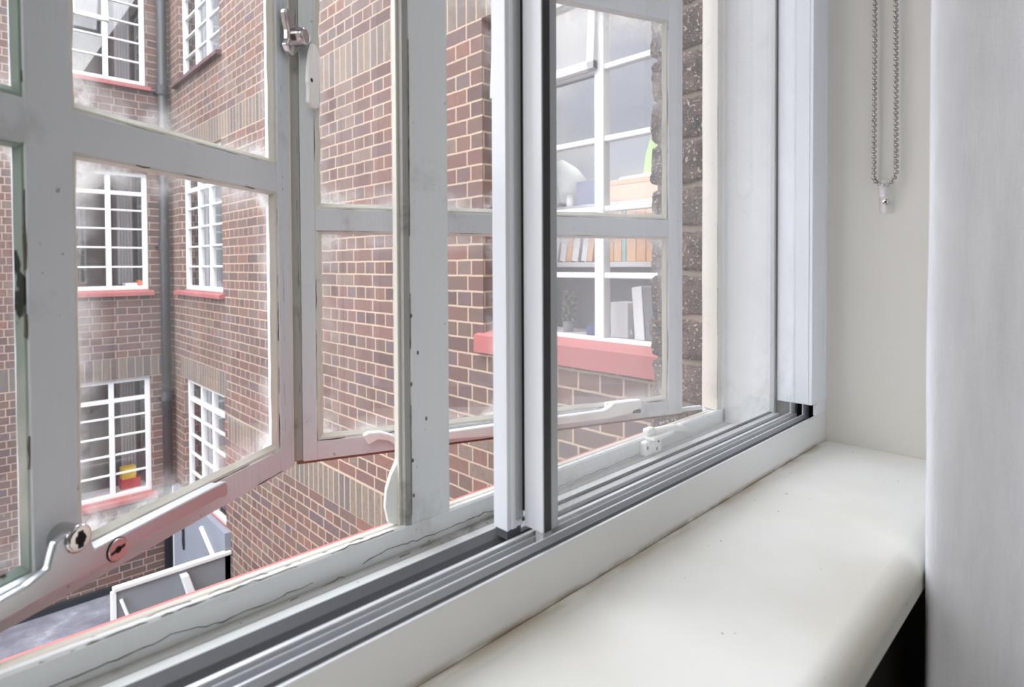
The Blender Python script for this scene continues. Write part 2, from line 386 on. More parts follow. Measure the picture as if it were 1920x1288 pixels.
# ------------------------------------------------------------------ old window frame (fixed)
FR = thing('window_1', 'old white painted window frame with cracked chipped paint and central mullion', 'window frame', (0, 0, 0), kind='structure')
BR = [(.352, -.2035), (.352, -.187), (.3535, -.1855), (.366, -.1890), (.366, -.2035)]
MB().prism(BR, 'X', -1.0, .722).build('bottom_rail', 'frame_paint', FR)
MB().prism([(.3605, -.1878), (.362, -.1868), (.3735, -.1905), (.376, -.193), (.376, -.215), (.3605, -.215)], 'X', -1.0, .722).build('rebate_upstand', 'cream_edge', FR)
tag(box(-1.0, .722, .3415, .352, -.2075, -.2025).build('paint_fillet', 'worn_paint', FR, .002, 2), 'grubby filler strip along the joint')
def mullion(x0, x1, nm):
    MB().prism([(x0, .352), (x1, .352), (x1, .362), (x1-.0065, .380), (x0+.008, .380), (x0+.0045, .366)], 'Z', -.1868, .80).build(nm, 'frame_paint', FR, .0012)
mullion(.2395, .2745, 'mullion'); mullion(-.125, -.09, 'mullion')
# rebate beads on the left edge of the mullion
MB().prism([(.2322, .3570), (.2372, .3700), (.2440, .3700), (.2398, .3575)], 'Z', -.192, .80).build('mullion_bead', 'putty', FR, .001)
MB().prism([(.2350, .3530), (.2396, .3523), (.2398, .3580), (.2345, .3575)], 'Z', -.192, .80).build('mullion_bead', 'worn_paint', FR)
# right jamb: narrow face, broad cream side
box(.7145, .80, .352, .378, -.2035, .80).build('jamb', 'frame_paint', FR, .001)
cj = MB()
for i in range(24):
    z0 = -.186+i*.0415; a = noise.noise(Vector((i*.6, 2, 0)))*.0012; b_ = noise.noise(Vector(((i+1)*.6, 2, 0)))*.0012
    ya = .3785; cj.add([(.7035+a, .3535, z0), (.7035+b_, .3535, z0+.0415), (.7120+b_, ya, z0+.0415), (.7120+a, ya, z0), (.7148, .3535, z0), (.7148, .3535, z0+.0415), (.7148, ya, z0+.0415), (.7148, ya, z0)],
                        [(0, 1, 2, 3), (4, 7, 6, 5), (0, 4, 5, 1), (3, 2, 6, 7)])
tag(cj.build('jamb_stop', 'cream_edge', FR, smooth=False), 'lumpy cream painted stop of the right jamb')
box(-1.0, .80, .352, .384, .79, .825).build('head_rail', 'frame_paint', FR, .001)
box(-1.0, -.965, .352, .384, -.2035, .80).build('jamb', 'frame_paint', FR, .001)
# fixed light left of the second mullion
fx = box(-.965, -.125, .366, .369, -.187, .79).build('fixed_pane', 'glass', FR)
# cracks in the paint along the bottom joint
def crack(pts, r=.00032, parent=FR, name='paint_crack'):
    q = []
    for i in range(len(pts)-1):
        a, b = Vector(pts[i]), Vector(pts[i+1]); n = max(2, int((b-a).length/.004))
        for j in range(n):
            p = a.lerp(b, j/n); p += Vector((0, 0, noise.noise(p*190)*.0016+noise.noise(p*60)*.0015)); q.append(p)
    q.append(Vector(pts[-1])); rr = [r*(.5+1.2*abs(noise.noise(p*120))) for p in q]
    return MB().tube(q, rr, 5).build(name, 'crack', parent)
Yc = .3519
crack([(.02, Yc, -.2005), (.085, Yc, -.198), (.12, Yc, -.2015), (.165, Yc, -.1995)])
crack([(.125, Yc-.006, -.2029), (.185, Yc-.003, -.2024)])
crack([(.20, Yc, -.2000), (.215, Yc, -.1970), (.26, Yc, -.1995), (.30, Yc, -.1985), (.335, Yc, -.200)])
crack([(.225, Yc-.0065, -.2029), (.262, Yc-.004, -.2025)])
crack([(.34, Yc, -.2005), (.45, Yc, -.2015), (.56, Yc, -.2005)], .00025)
crack([(.03, .3527, -.1868), (.10, .353, -.1862), (.17, .353, -.1862), (.225, .353, -.186)], .0004)
crack([(.04, .3595, -.1876), (.14, .3597, -.1877), (.225, .3597, -.1877)], .0003)
for (x, z) in ((.2402, -.085), (.2405, -.036), (.2410, -.140), (.2415, -.1655), (.246, -.063), (.253, -.112)):
    c = MB().sphere((0, 0, 0), 1, 8, 6); c.v = [(x+v[0]*.0009, .3519+v[1]*.0002, z+v[2]*.0016) for v in c.v]; c.build('paint_chip', 'crack', FR, smooth=True)
for z0_, z1_ in ((-.18, -.10), (-.06, -.02), (.02, .16), (.20, .26)): crack([(.2397, .3518, z0_), (.2397, .3518, z1_)], .00035)
for z0_, z1_ in ((-.17, -.12), (-.09, -.03), (.0, .05), (.12, .2)): crack([(.7040, .3533, z0_), (.7040, .3533, z1_)], .0004)
# painted-over keep standing on the left side of the mullion, low down
lp = MB(); prof = [(-.1875, .0), (-.184, .0085), (-.172, .0112), (-.160, .0100), (-.150, .0058), (-.143, .0012), (-.140, 0)]
secs = []
for zz, d in prof: secs.append([(.2352, .3605, zz), (.2342-d*.95, .3612, zz), (.2350-d*.9, .366, zz), (.2372, .368, zz)])
b0 = 0
for s_ in secs: lp.v += s_
for i in range(len(secs)-1):
    for j in range(4): lp.f.append((i*4+j, i*4+(j+1) % 4, (i+1)*4+(j+1) % 4, (i+1)*4+j))
lp.f += [(0, 1, 2, 3), tuple(len(lp.v)-4+j for j in range(4))]
tag(lp.build('painted_latch_keep', 'thick_paint', FR, .0012), 'latch keep drowned in thick white paint')
# stay peg bracket on the bottom rail
pg = MB(); pg.box(.528, .560, .3440, .3525, -.203, -.1875); pg.box(.536, .575, .338, .3520, -.1875, -.1825); pg.box(.534, .548, .3440, .3530, -.1825, -.1745)
pb = tag(pg.build('stay_peg_plate', 'thick_paint', FR, .0025, 3), 'thickly painted stay bracket')
MB().tube([(.548, .346, -.1795), (.585, .3455, -.183), (.614, .346, -.1905)], [.0042, .0046, .0036], 10).build('stay_peg', 'thick_paint', FR, smooth=True)
MB().tube([(.602, .3465, -.1905), (.602, .3465, -.1815)], [.0035, .003], 10).build('stay_peg', 'thick_paint', FR, smooth=True)
for p in ((.531, .3438, -.1935), (.552, .3438, -.190), (.549, .3438, -.198)):
    c = MB().sphere((0, 0, 0), 1, 8, 6); c.v = [(p[0]+v[0]*.0018, p[1]+v[1]*.0006, p[2]+v[2]*.002) for v in c.v]; c.build('paint_chip', 'crack', FR, smooth=True)

# board between the tracks and the frame, timber lining of the right reveal
tag(box(-1.0, .7225, .2865, .3525, -.2375, -.2035).build('window_board', 'board_paint', None, .001), 'narrow white painted board between the aluminium tracks and the old frame', 'window board')
tag(box(.7225, .745, .2870, .384, -.2375, .79).build('trim_1', 'lining', None, .001), 'white painted timber lining beside the right end of the window', 'lining', kind='structure')

# ------------------------------------------------------------------ casements
def casement(name, label, loc, ang, s0, s1, z0, z1, stiles, rails, bar, sgn, puttymat=None):
    """local x runs along the sash, y outwards; inner face y=0"""
    T = thing(name, label, 'window', loc, ang)
    D = .013
    (l0, l1), (r0, r1) = stiles
    box(l0, l1, 0, D, z0, z1).build('stile', 'steel_paint', T, .0009); box(r0, r1, 0, D, z0, z1).build('stile', 'steel_paint', T, .0009)
    for a, b in (rails[0], rails[-1]): box(l1-.0002, r0+.0002, .0003, D, a, b).build('rail', 'steel_paint', T, .0008)
    for a, b in rails[1:-1]: box(l1-.0002, r0+.0002, .0006, D-.002, a, b).build('glazing_bar', 'steel_paint', T, .0008)
    box(bar[0], bar[1], .0001, D-.002, rails[0][1]-.0002, rails[-1][0]+.0002).build('glazing_bar', 'steel_paint', T, .0008)
    cols = [(l1, bar[0]), (bar[1], r0)]; rows = [(rails[i][1], rails[i+1][0]) for i in range(len(rails)-1)]
    for ci, (a, b) in enumerate(cols):
        for ri, (c, d) in enumerate(rows):
            box(a-.003, b+.003,   .0055, .0078, c-.003, d+.003).build('pane', 'glass', T)
            w_, dd = .0060, .0075
            pm = MB()
            # putty fillets: triangular, from the bar's inner edge down to the glass, a little uneven
            def strip(p0, p1, inn):
                p0 = Vector(p0); p1 = Vector(p1); inn = Vector(inn); n = max(4, int((p1-p0).length/.012)); b_ = len(pm.v)
                for i in range(n+1):
                    q = p0.lerp(p1, i/n); wv = (.0030 if (ci == 0 and inn.x < 0) else w_)*(1+.22*noise.noise(Vector((q.x*40+ci*5, q.z*40, ri*3.3))))
                    pm.v += [(q.x, .0016, q.z), (q.x+inn.x*wv*.40, .0020, q.z+inn.z*wv*.40), (q.x+inn.x*wv, .0056, q.z+inn.z*wv), (q.x, .0056, q.z)]
                for i in range(n):
                    for j in range(4): pm.f.append((b_+i*4+j, b_+i*4+(j+1) % 4, b_+(i+1)*4+(j+1) % 4, b_+(i+1)*4+j))
            strip((a, 0, c), (b, 0, c), (0, 0, 1)); strip((a, 0, c), (a, 0, d), (1, 0, 0)); strip((b, 0, c), (b, 0, d), (-1, 0, 0)); strip((a, 0, d), (b, 0, d), (0, 0, -.45))
            mt = 'putty'
            if puttymat and ci == 0: mt = puttymat
            pm.build('putty', mt, T)
    return T

A1 = radians(33)
c1 = casement('casement_window', 'nearer steel casement standing open at left, carrying the chrome stay bar', (.2363, .5427, 0), A1,
              -.315, 0, -.190, .76, ((-.315, -.293), (-.0185, 0)), ((-.190, -.168), (.067, .0915), (.33, .3545), (.735, .76)), (-.2415, -.2145), 1, 'green_putty')
A2 = radians(-21)
c2 = casement('casement_window', 'farther steel casement standing open behind the mullion, with a white painted stay', (.2415, .5455, 0), A2,
              0, .457, -.188, .76, ((.0055, .0185), (.4355, .457)), ((-.188, -.170), (.034, .055), (.300, .322), (.735, .76)), (.2145, .2405), 1)
# worn outer lip of the far casement's free edge
tag(box(-.0050, .0056, .0035, .013, -.188, .76).build('edge_lip', 'worn_paint', c2, .0008), 'weathered grey outer lip')
tag(box(.0, .457, .002, .013, -.1905, -.1879).build('bottom_edge', plain('rusty bottom edge', (128, 88, 74), .8), c2), 'rust brown lower edge')
tag(box(-.0010, .0012, -.0006, .013, -.189, .76).build('edge_lip', 'cream_edge', c1, .0003), 'pale free edge')
def edge_crack(parent, p0, p1, r=.00035, gap=0.0, seed=0):
    a, b = Vector(p0), Vector(p1); n = max(6, int((b-a).length/.006)); run = []
    for i in range(n+1):
        p = a.lerp(b, i/n); k = noise.noise(Vector((p.x*45+seed, p.z*45, seed*1.7)))
        if k > gap: run.append((p+Vector((noise.noise(p*150)*.0009, 0, noise.noise(p*150+Vector((5, 0, 0)))*.0009)), r*(.25+1.8*(k-gap))*(.7+.6*abs(noise.noise(p*400)))))
        if (k <= gap or i == n) and len(run) > 1:
            MB().tube([q[0] for q in run], [q[1] for q in run], 5).build('paint_crack', 'crack', parent); run = []
        elif k <= gap: run = []
edge_crack(c1, (-.0186, .0012, -.165), (-.0186, .0012, .30), .0004, -.05, 1)
edge_crack(c1, (-.0120, -.0001, -.16), (-.0120, -.0001, .28), .00022, .12, 6)
edge_crack(c1, (-.212, .0012, -.1678), (-.02, .0012, -.1678), .0006, .02, 2)
edge_crack(c1, (-.212, .0012, .0667), (-.02, .0012, .0667), .0005, .0, 3)
edge_crack(c1, (-.212, .0012, .0919), (-.02, .0012, .0919), .0004, .08, 4)
edge_crack(c1, (-.242, .0014, -.165), (-.242, .0014, .06), .0009, -.05, 5)
edge_crack(c1, (-.242, .0014, .10), (-.242, .0014, .30), .0007, .05, 7)
edge_crack(c1, (-.100, -.0001, -.1885), (-.004, -.0001, -.1885), .0006, .0, 8)
edge_crack(c2, (.0058, .0034, -.185), (.0058, .0034, .33), .0004, -.1, 9)
edge_crack(c2, (.0030, .0034, -.185), (.0030, .0034, .33), .0003, .05, 10)
edge_crack(c2, (.0188, .0012, -.17), (.0188, .0012, .30), .00035, .05, 11)
edge_crack(c2, (.02, .0012, .0338), (.43, .0012, .0338), .0003, .10, 12)
edge_crack(c2, (.02, .0012, .0553), (.43, .0012, .0553), .00035, .05, 13)
edge_crack(c2, (.02, .0012, -.1697), (.43, .0012, -.1697), .0005, .0, 14)
edge_crack(c2, (.4353, .0012, -.165), (.4353, .0012, .30), .0004, .05, 15)
# hinges carrying the sashes
MB().tube([(-.318, .004, -.188), (-.318, .004, -.10)], .005, 10).build('hinge', 'steel_paint', c1, smooth=True)
MB().box(.452, .492, .004, .010, -.1875, -.183).build('hinge_arm', 'steel_paint', c2)
MB().box(-.345, -.290, .004, .010, -.1895, -.186).build('hinge_arm', 'steel_paint', c1)

# chrome lockable stay bar on the near casement
st = MB()
bar_top = -.1640; yb = -.0005
st.prism([(-.300, -.1668), (-.255, -.1655), (-.2435, -.1625), (-.2415, -.1560), (-.2395, -.1500), (-.2300, -.1475), (-.2220, -.1490), (-.2188, -.1560), (-.2165, -.1640), (-.2090, -.1640), (-.1085, -.1640),
          (-.1055, -.1650), (-.1042, -.1685), (-.1045, -.1750), (-.1065, -.1765), (-.1120, -.1748), (-.1890, -.1748), (-.1960, -.1785), (-.2030, -.1795), (-.2080, -.1782), (-.2120, -.1772), (-.300, -.1772)], 'Y', -.0125, -.0075)
hb = tag(st.build('stay_bar', 'satin', c1, .0016, 3), 'polished chrome stay bar')
tag(box(-.300, -.109, -.0080, -.0010, -.1720, -.1650).build('stay_bar_web', 'satin', c1, .001), 'chrome stay bar')
def disc(x, z, r, y0, y1, mat, name, parent, n=28):
    m = MB().tube([(x, y0, z), (x, y0-.0008*(1 if y0 > y1 else -1), z), (x, y1, z)], [r, r, r], n); return m.build(name, mat, parent, .0004, 2)
tag(MB().tube([(-.2268, .004, -.1535), (-.2268, -.0140, -.1535)], .0078, 28).build('lock_boss', 'chrome', c1, .001, 3), 'round chrome boss')
lk = disc(-.2268, -.1535, .0062, -.0138, -.0147, 'chrome', 'lock_face', c1)
kk = MB(); kk.tube([(-.2268, -.0146, -.1535), (-.2268, -.0150, -.1535)], .0034, 7); kk.box(-.2283, -.2253, -.0150, -.0146, -.1585, -.1490); kk.build('keyhole', 'keyhole', c1)
disc(-.2020, -.1715, .0066, -.0124, -.0137, 'chrome', 'lock_face', c1); disc(-.2020, -.1715, .0071, -.0120, -.0130, 'keyhole', 'lock_ring', c1)
kk = MB(); kk.tube([(-.2020, -.0136, -.1715), (-.2020, -.0140, -.1715)], .0021, 10)
kk.prism([(-.2068, -.1732), (-.2068, -.1716), (-.1974, -.1698), (-.1974, -.1714)], 'Y', -.0140, -.0136); kk.build('keyhole', 'keyhole', c1)

# cockspur handle on the near casement's free stile
ck = MB(); ck.prism([(-.0165, .2335), (-.0130, .2345), (-.0100, .2310), (-.0080, .2255), (-.0045, .2215), (.0030, .2250), (.0090, .2225), (.0105, .2130), (.0065, .2035), (.0010, .1990), (-.0060, .1935), (-.0120, .1945), (-.0165, .2005), (-.0135, .2070), (-.0135, .2150), (-.0160, .2210), (-.0180, .2290)], 'Y', -.0095, -.0030)
tag(ck.build('handle_plate', 'chrome', c1, .0016, 3), 'chrome latch plate')
tag(MB().tube([(.0015, .0, .2135), (.0015, -.0120, .2135), (.0015, -.0165, .2135), (.0015, -.0180, .2135)], [.0085, .0085, .0080, .0062], 26).build('pivot', 'chrome', c1, .0005), 'chrome pivot')
lv = MB().prism([(.0085, .2095), (.0125, .2098), (.0170, .2075), (.0200, .2010), (.0205, .1850), (.0192, .1650), (.0180, .1520), (.0125, .1490), (.0060, .1492), (.0005, .1525), (.0012, .1600), (.0010, .1680), (.0000, .1710), (.0012, .1850), (.0040, .1990)], 'Y', -.0210, -.0165)
tag(lv.build('lever', 'thick_paint', c1, .0015, 3), 'white painted lever')
MB().tube([(.0040, -.0214, .1735), (.0040, -.0206, .1735)], .0027, 16).build('lever_rim', 'thick_paint', c1, .0003)
kk = MB().tube([(.0040, -.0217, .1735), (.0040, -.0211, .1735)], .0019, 14).build('keyhole', 'keyhole', c1)

# white painted stay along the far casement's bottom rail
sv = MB(); pts = []
up_ = [(.0600, -.1665), (.0660, -.1640), (.0765, -.1645), (.0850, -.1675), (.0930, -.1715), (.1480, -.1722), (.1955, -.1712), (.2755, -.1705), (.3350, -.1695), (.3440, -.1655), (.3475, -.1620), (.3880, -.1620)]
lo_ = [(.3880, -.1730), (.3800, -.1735), (.3780, -.1765), (.3470, -.1800), (.3350, -.1805), (.2755, -.1800), (.1955, -.1830), (.1480, -.1810), (.0960, -.1830), (.0850, -.1745), (.0750, -.1720), (.0655, -.1765)]
sv.prism(up_+lo_, 'Y', -.0115, -.0030)
tag(sv.build('stay_bar', 'thick_paint', c2, .0025, 3), 'stay bar under thick white paint')
box(.343, .386, -.0045, .002, -.181, -.163).build('stay_bracket', 'thick_paint', c2, .001)
MB().box(.3745, .3860, -.0120, -.0035, -.1772, -.1735).build('stay_catch', 'crack', c2, .0008)

# ------------------------------------------------------------------ secondary glazing
SG = thing('secondary_glazing_frame', 'white aluminium secondary window frame with grey sliding tracks standing on the sill', 'window frame', (0, 0, -.2080))
def sg(mb, name, mat, bevel=0, label=None):
    mb.v = [(v[0], v[1], v[2]+.2080) for v in mb.v]; o = mb.build(name, mat, SG, bevel)
    if label: o['label'] = label
    return o
X0, X1 = -.98, .7448
sg(MB().box(X0, X1, .2390, .2408, -.2080, -.1745), 'fascia', 'fascia', .0004, 'plain white front face')
sg(MB().box(X0, X1, .2392, .2409, -.1745, -.1738), 'fascia_edge', 'alu_fin', 0)
sg(MB().box(X0, .7135, .2408, .2435, -.1800, -.1785), 'channel_ledge', 'alu_dark')
sg(MB().box(X0, X1, .2408, .2860, -.2035, -.1960), 'channel_base', 'black')  # black base paints in the dark of the deep channel
sg(MB().box(X0, .7135, .2475, .2520, -.1960, -.1790), 'channel', 'alu_grey', 0, 'grey channel floor')
sg(MB().box(X0, .7135, .2518, .2532, -.1960, -.1738), 'rail_fin', 'alu_fin', .0002, 'bright rail edge')
sg(MB().box(X0, .7135, .2532, .2600, -.1960, -.1790), 'channel', 'alu_grey', 0, 'grey channel floor')
sg(MB().box(X0, .7135, .2600, .2608, -.1960, -.1745), 'rail_fin', 'alu_light', .0002, 'bright rail edge')
sg(MB().box(X0, .7135, .2642, .2672, -.1960, -.1738), 'rail_fin', 'alu_fin', .0003, 'bright rail edge')
sg(MB().box(X0, .7135, .2672, .2690, -.1960, -.1760), 'channel', 'alu_light')
sg(MB().prism([(.2690, -.1960), (.2690, -.1880), (.2735, -.1870), (.2800, -.1775), (.2865, -.1745), (.2865, -.2035), (.2690, -.2035)], 'X', X0, .7135), 'channel_lip', 'alu_grey', 0, 'sloping rear lip of the track')
sg(MB().box(X0, .7300, .2608, .2642, -.1960, -.1770), 'gap_filler', 'black', 0, 'black filler in the track gap')  # black fillers added so the deep track gaps read dark
sg(MB().box(X0, .7300, .2435, .2475, -.1960, -.1800), 'gap_filler', 'black', 0, 'black filler in the track gap')
sg(MB().box(.2716, .7135, .2690, .2738, -.1880, -.1785), 'gap_filler', 'dark_seal')
# right end: white cover hanging above the tracks, channel fins under it
sg(MB().box(.7000, .7450, .2390, .2775, -.1598, .80), 'jamb_cover', 'alu_white', .0006, 'broad white cover strip')
sg(MB().box(.7395, .7452, .2385, .2392, -.1598, .80), 'cover_lip', 'alu_white', .0002)
sg(MB().box(.7000, .7006, .2425, .2428, -.1590, .80), 'cover_seam', 'alu_grey')
sg(MB().box(.7300, .7448, .2426, .2860, -.1960, -.1598), 'jamb_end', 'black')  # black back paints in the shade of the jamb recess
sg(MB().box(.7140, .7447, .2392, .2425, -.1738, -.1598), 'jamb_fin', 'alu_white')
sg(MB().box(.7120, .7300, .2525, .2540, -.1960, -.1598), 'jamb_fin', 'alu_fin')
sg(MB().box(.7100, .7300, .2655, .2670, -.1960, -.1598), 'jamb_fin', 'alu_fin')
sg(MB().box(.7130, .7300, .2670, .2840, -.1960, -.1598), 'jamb_end', 'black')  # rear part of the recess, shade painted in black as well
sg(MB().box(X0, X1, .2390, .2865, .78, .82), 'head_track', 'alu_white')
sg(MB().box(-1.0, -.97, .2390, .2865, -.2080, .82), 'jamb_cover', 'alu_white')

# rear sliding pane
P1 = thing('sliding_window', 'rear sliding secondary pane, its slim white edge stile just left of the other one', 'window', (.2568, .2705, -.1745))
def pp(T, mb, name, mat, bevel=0, label=None):
    l = T.location; mb.v = [(v[0]-l[0], v[1]-l[1], v[2]-l[2]) for v in mb.v]; o = mb.build(name, mat, T, bevel)
    if label: o['label'] = label
    return o
zt = -.1705
pp(P1, MB().prism([(.2568, .2832), (.2568, .2705), (.2590, .2705), (.2597, .2712), (.2612, .2712), (.2618, .2705), (.2655, .2705), (.2662, .2716), (.2715, .2716), (.2715, .2832)], 'Z', zt, .785), 'stile', 'alu_white', .0003)
pp(P1, MB().box(.2640, .2712, .2700, .2718, -.1650, .785), 'stile_flange', 'alu_light', .0002)
pp(P1, MB().box(.2716, .7000, .2745, .2812, -.1775, -.1742), 'bottom_rail', 'alu_light', .0004, 'light grey bottom rail')
pp(P1, MB().box(.2716, .7000, .2812, .2842, -.1770, -.1734), 'gasket', 'black', 0, 'dark rubber gasket')
pp(P1, MB().box(.2716, .7000, .2838, .2858, -.1740, .785), 'pane', 'slide_glass')
pp(P1, MB().box(.6945, .6990, .2790, .2836, -.1740, .785), 'stile', 'alu_light', .0003)
pp(P1, MB().box(.6990, .7006, .2776, .2830, -.1745, .785), 'gasket', 'black', 0, 'dark rubber gasket')
pp(P1, MB().box(.2568, .7, .2740, .2830, .765, .785), 'top_rail', 'alu_white')
pp(P1, MB().box(.2578, .2700, .2715, .2825, -.1765, zt-.0002), 'glide', 'alu_grey')
# front sliding pane
P2 = thing('sliding_window', 'front sliding secondary pane whose white and grey stile stands nearest the room', 'window', (.2695, .2505, -.1695))
pp(P2, MB().box(.2695, .2835, .2507, .2668, -.1695, .785), 'stile', 'alu_light', .0006)
pp(P2, MB().box(.2690, .2697, .2507, .2668, -.1690, .785), 'stile_face', 'alu_white', .0002, 'bright white edge face')
pp(P2, MB().box(.2702, .2765, .2502, .2509, -.1690, .785), 'brush_seal', 'dark_seal', .0002, 'dark grey strip down the stile')
pp(P2, MB().box(.2700, .2712, .2668, .2704, -.1600, .785), 'seal', 'black', 0, 'black seal between the stiles')
pp(P2, MB().box(.2835, .7000, .2570, .2595, -.1785, .785), 'pane', 'slide_glass')
pp(P2, MB().box(.2710, .2790, .2525, .2590, -.1785, -.1694), 'glide', 'alu_fin')
pp(P2, MB().box(.2835, .7000, .2550, .2620, .765, .785), 'top_rail', 'alu_white')

# ------------------------------------------------------------------ windowsill
sl = MB(); nose = []
for i in range(17):
    a = pi/2+pi*.5*i/16; nose.append((.1105+.0150*cos(a), -.2230+.0150*sin(a)))
prof = [(.2389, -.2080)]+nose+[(.0955, -.2340), (.0980, -.2385), (.2389, -.2385)]
sl.prism(prof, 'X', -1.02, .7448)
tag(sl.build('windowsill', 'sill'), 'deep cream white gloss sill board inside the window', 'windowsill')

# ------------------------------------------------------------------ curtain
cu = MB(); path = []
key = [(.740, .083), (.640, .086), (.570, .089), (.530, .0910), (.508, .0932), (.4975, .0930), (.4920, .0890), (.4930, .0800), (.4965, .0690), (.5010, .0580), (.5060, .0440), (.5090, .0250), (.5200, .0050), (.5650, -.0150), (.5950, -.0200), (.6150, .0050), (.6350, .0350), (.6650, .0300), (.6850, -.0050), (.7150, -.0200), (.7500, .0100)]
def cr(p0, p1, p2, p3, t): return .5*((2*p1)+(-p0+p2)*t+(2*p0-5*p1+4*p2-p3)*t*t+(-p0+3*p1-3*p2+p3)*t**3)
K = [Vector((a, b, 0)) for a, b in key]
for i in range(len(K)-1):
    p = [K[max(i-1, 0)], K[i], K[i+1], K[min(i+2, len(K)-1)]]
    for j in range(8): path.append(cr(*p, j/8))
path.append(K[-1])
NZ = 90; zs = [FZ+.02+(1.30-FZ-.02)*i/NZ for i in range(NZ+1)]
arc = [0]
for i in range(1, len(path)): arc.append(arc[-1]+(path[i]-path[i-1]).length)
for zi in zs:
    for i, p in enumerate(path):
        t_ = (path[min(i+1, len(path)-1)]-path[max(i-1, 0)]).normalized(); n_ = Vector((-t_.y, t_.x, 0))
        amt = .004*noise.noise(Vector((arc[i]*9, zi*1.6, 3)))+.0012*noise.noise(Vector((arc[i]*55, zi*9, 7)))
        edge = min(1, max(0, (arc[i]-.175)/.02)); low = max(0, -.23-zi)
        q = p+n_*amt*edge; cu.v.append((q.x-.016*min(low, .3)/.3*1.0, q.y, zi))
W = len(path)
for a in range(NZ):
    for i in range(W-1): cu.f.append((a*W+i, a*W+i+1, (a+1)*W+i+1, (a+1)*W+i))
co = cu.build('curtain', 'curtain', None, smooth=True)
uvl = co.data.uv_layers.new(name='UVMap')
for lp_ in co.data.loops:
    vi = lp_.vertex_index; uvl.data[lp_.index].uv = (arc[vi % W], zs[vi//W])
m = co.modifiers.new('cloth', 'SOLIDIFY'); m.thickness = .0015; m.offset = 0
tag(co, 'white woven curtain hanging in soft folds at the right of the sill', 'curtain')
rl = thing('curtain_rail', 'white curtain rail under the ceiling above the curtain', 'curtain rail', (.2, .03, 1.30))
MB().tube([(-1.2, 0, .012), (1.4, 0, .012)], .012, 12).build('rail', 'alu_white', rl, smooth=True)
for x in (-1.1, 1.3): MB().box(x-.01, x+.01, -.01, .0815, .005, .0595).build('bracket', 'alu_white', rl)

# ------------------------------------------------------------------ blind cord: bead chain and its clear holder
BCH = thing('bead_chain', 'silver bead chain loop hanging against the cream reveal right of the window', 'chain', (.7375, .1785, .085))
loop = []
pit = .00575; R0 = .00245
XL, XR = .1888, .1684
zl = .0965
bottom = [(.1888, .0935), (.1868, .0893), (.1838, .0862), (.1800, .0846), (.1760, .0848), (.1722, .0872), (.1695, .0918)]
proto = None
def bead(y, z, r=R0):
    global proto
    if proto is None:
        proto = MB().sphere((0, 0, 0), R0, 14, 10).build('bead', 'bead_steel', BCH, smooth=True); o = proto
    else:
        o = proto.copy(); C.objects.link(o); o.parent = BCH
    o.location = (0, y-.1785, z-.085); o.scale = (r/R0,)*3
for y, zb_ in bottom: bead(y, zb_, R0*(.8 if .171 < y < .186 else 1))
zz = .0935+pit; n = 0
while n < 38: bead(XL+.0001*n/38, zz+n*pit); n += 1
n = 0
while n < 38: bead(XR-.0012+.0018*n/38+.0006, .0918+pit+n*pit*1.0); n += 1
uc = MB()
for yy in (XL, XR+.0012):
    for j in range(76): uc.sphere((0, yy-.1785, .0935+(39+j)*pit-.085), R0, 8, 6)
tag(uc.build('bead', 'bead_steel', BCH, smooth=True), kind='stuff')
cd = MB(); cd.tube([(0, XL-.1785, .75-.085)]+[(0, XL-.1785, .098-.085)]+[(0, y-.1785, q-.085) for y, q in bottom]+[(0, XR-.1785+.0002, .75-.085)], .0005, 6)
cd.build('cord', 'bead_steel', BCH)
CL = thing('chain_holder', 'clear plastic clip screwed to the reveal holding the bottom of the bead chain', 'clip', (.745, .178, .072))
hold = MB(); prof_ = [(-.0072, -.0180), (-.0080, -.0165), (-.0085, .0110), (-.0080, .0165), (-.0040, .0195), (.0030, .0195), (.0072, .0165), (.0080, .0100), (.0066, -.0165), (.0050, -.0185)]
hold.prism(prof_, 'X', -.0045, -.0003)
hold.build('clip_back', 'clear_plastic', CL, .0012, 3)
hk = MB().prism([(-.0060, .0020), (-.0062, .0120), (-.0035, .0150), (.0035, .0150), (.0060, .0110), (.0056, .0020), (.0030, -.0005), (-.0040, -.0005)], 'X', -.0125, -.0098); hk.build('clip_hook', 'clear_plastic', CL, .001, 3)
MB().box(-.0100, -.0044, -.0045, .0045, -.0005, .0015).build('clip_bridge', 'clear_plastic', CL)
sc = MB().tube([(-.0045, 0, -.0055), (-.0058, 0, -.0055), (-.0064, 0, -.0055)], [.0032, .0030, .0014], 16).build('screw', 'chrome', CL, smooth=False)
MB().tube([(-.0066, 0, -.0055), (-.0062, 0, -.0055)], .0012, 8).build('screw_slot', 'keyhole', CL)
# blind cassette above the window from which the chain hangs
BC = thing('roller_blind', 'rolled up white blind mounted above the window', 'blind', (0, .178, .765))
MB().tube([(-.95, 0, .0), (.742, 0, .0)], .022, 20).build('blind_tube', 'alu_white', BC, smooth=True)
MB().box(.7420, .7450, -.03, .03, -.035, .055).build('blind_bracket', 'alu_white', BC)
MB().box(-1.0, -.95, -.03, .03, -.035, .055).build('blind_bracket', 'alu_white', BC)

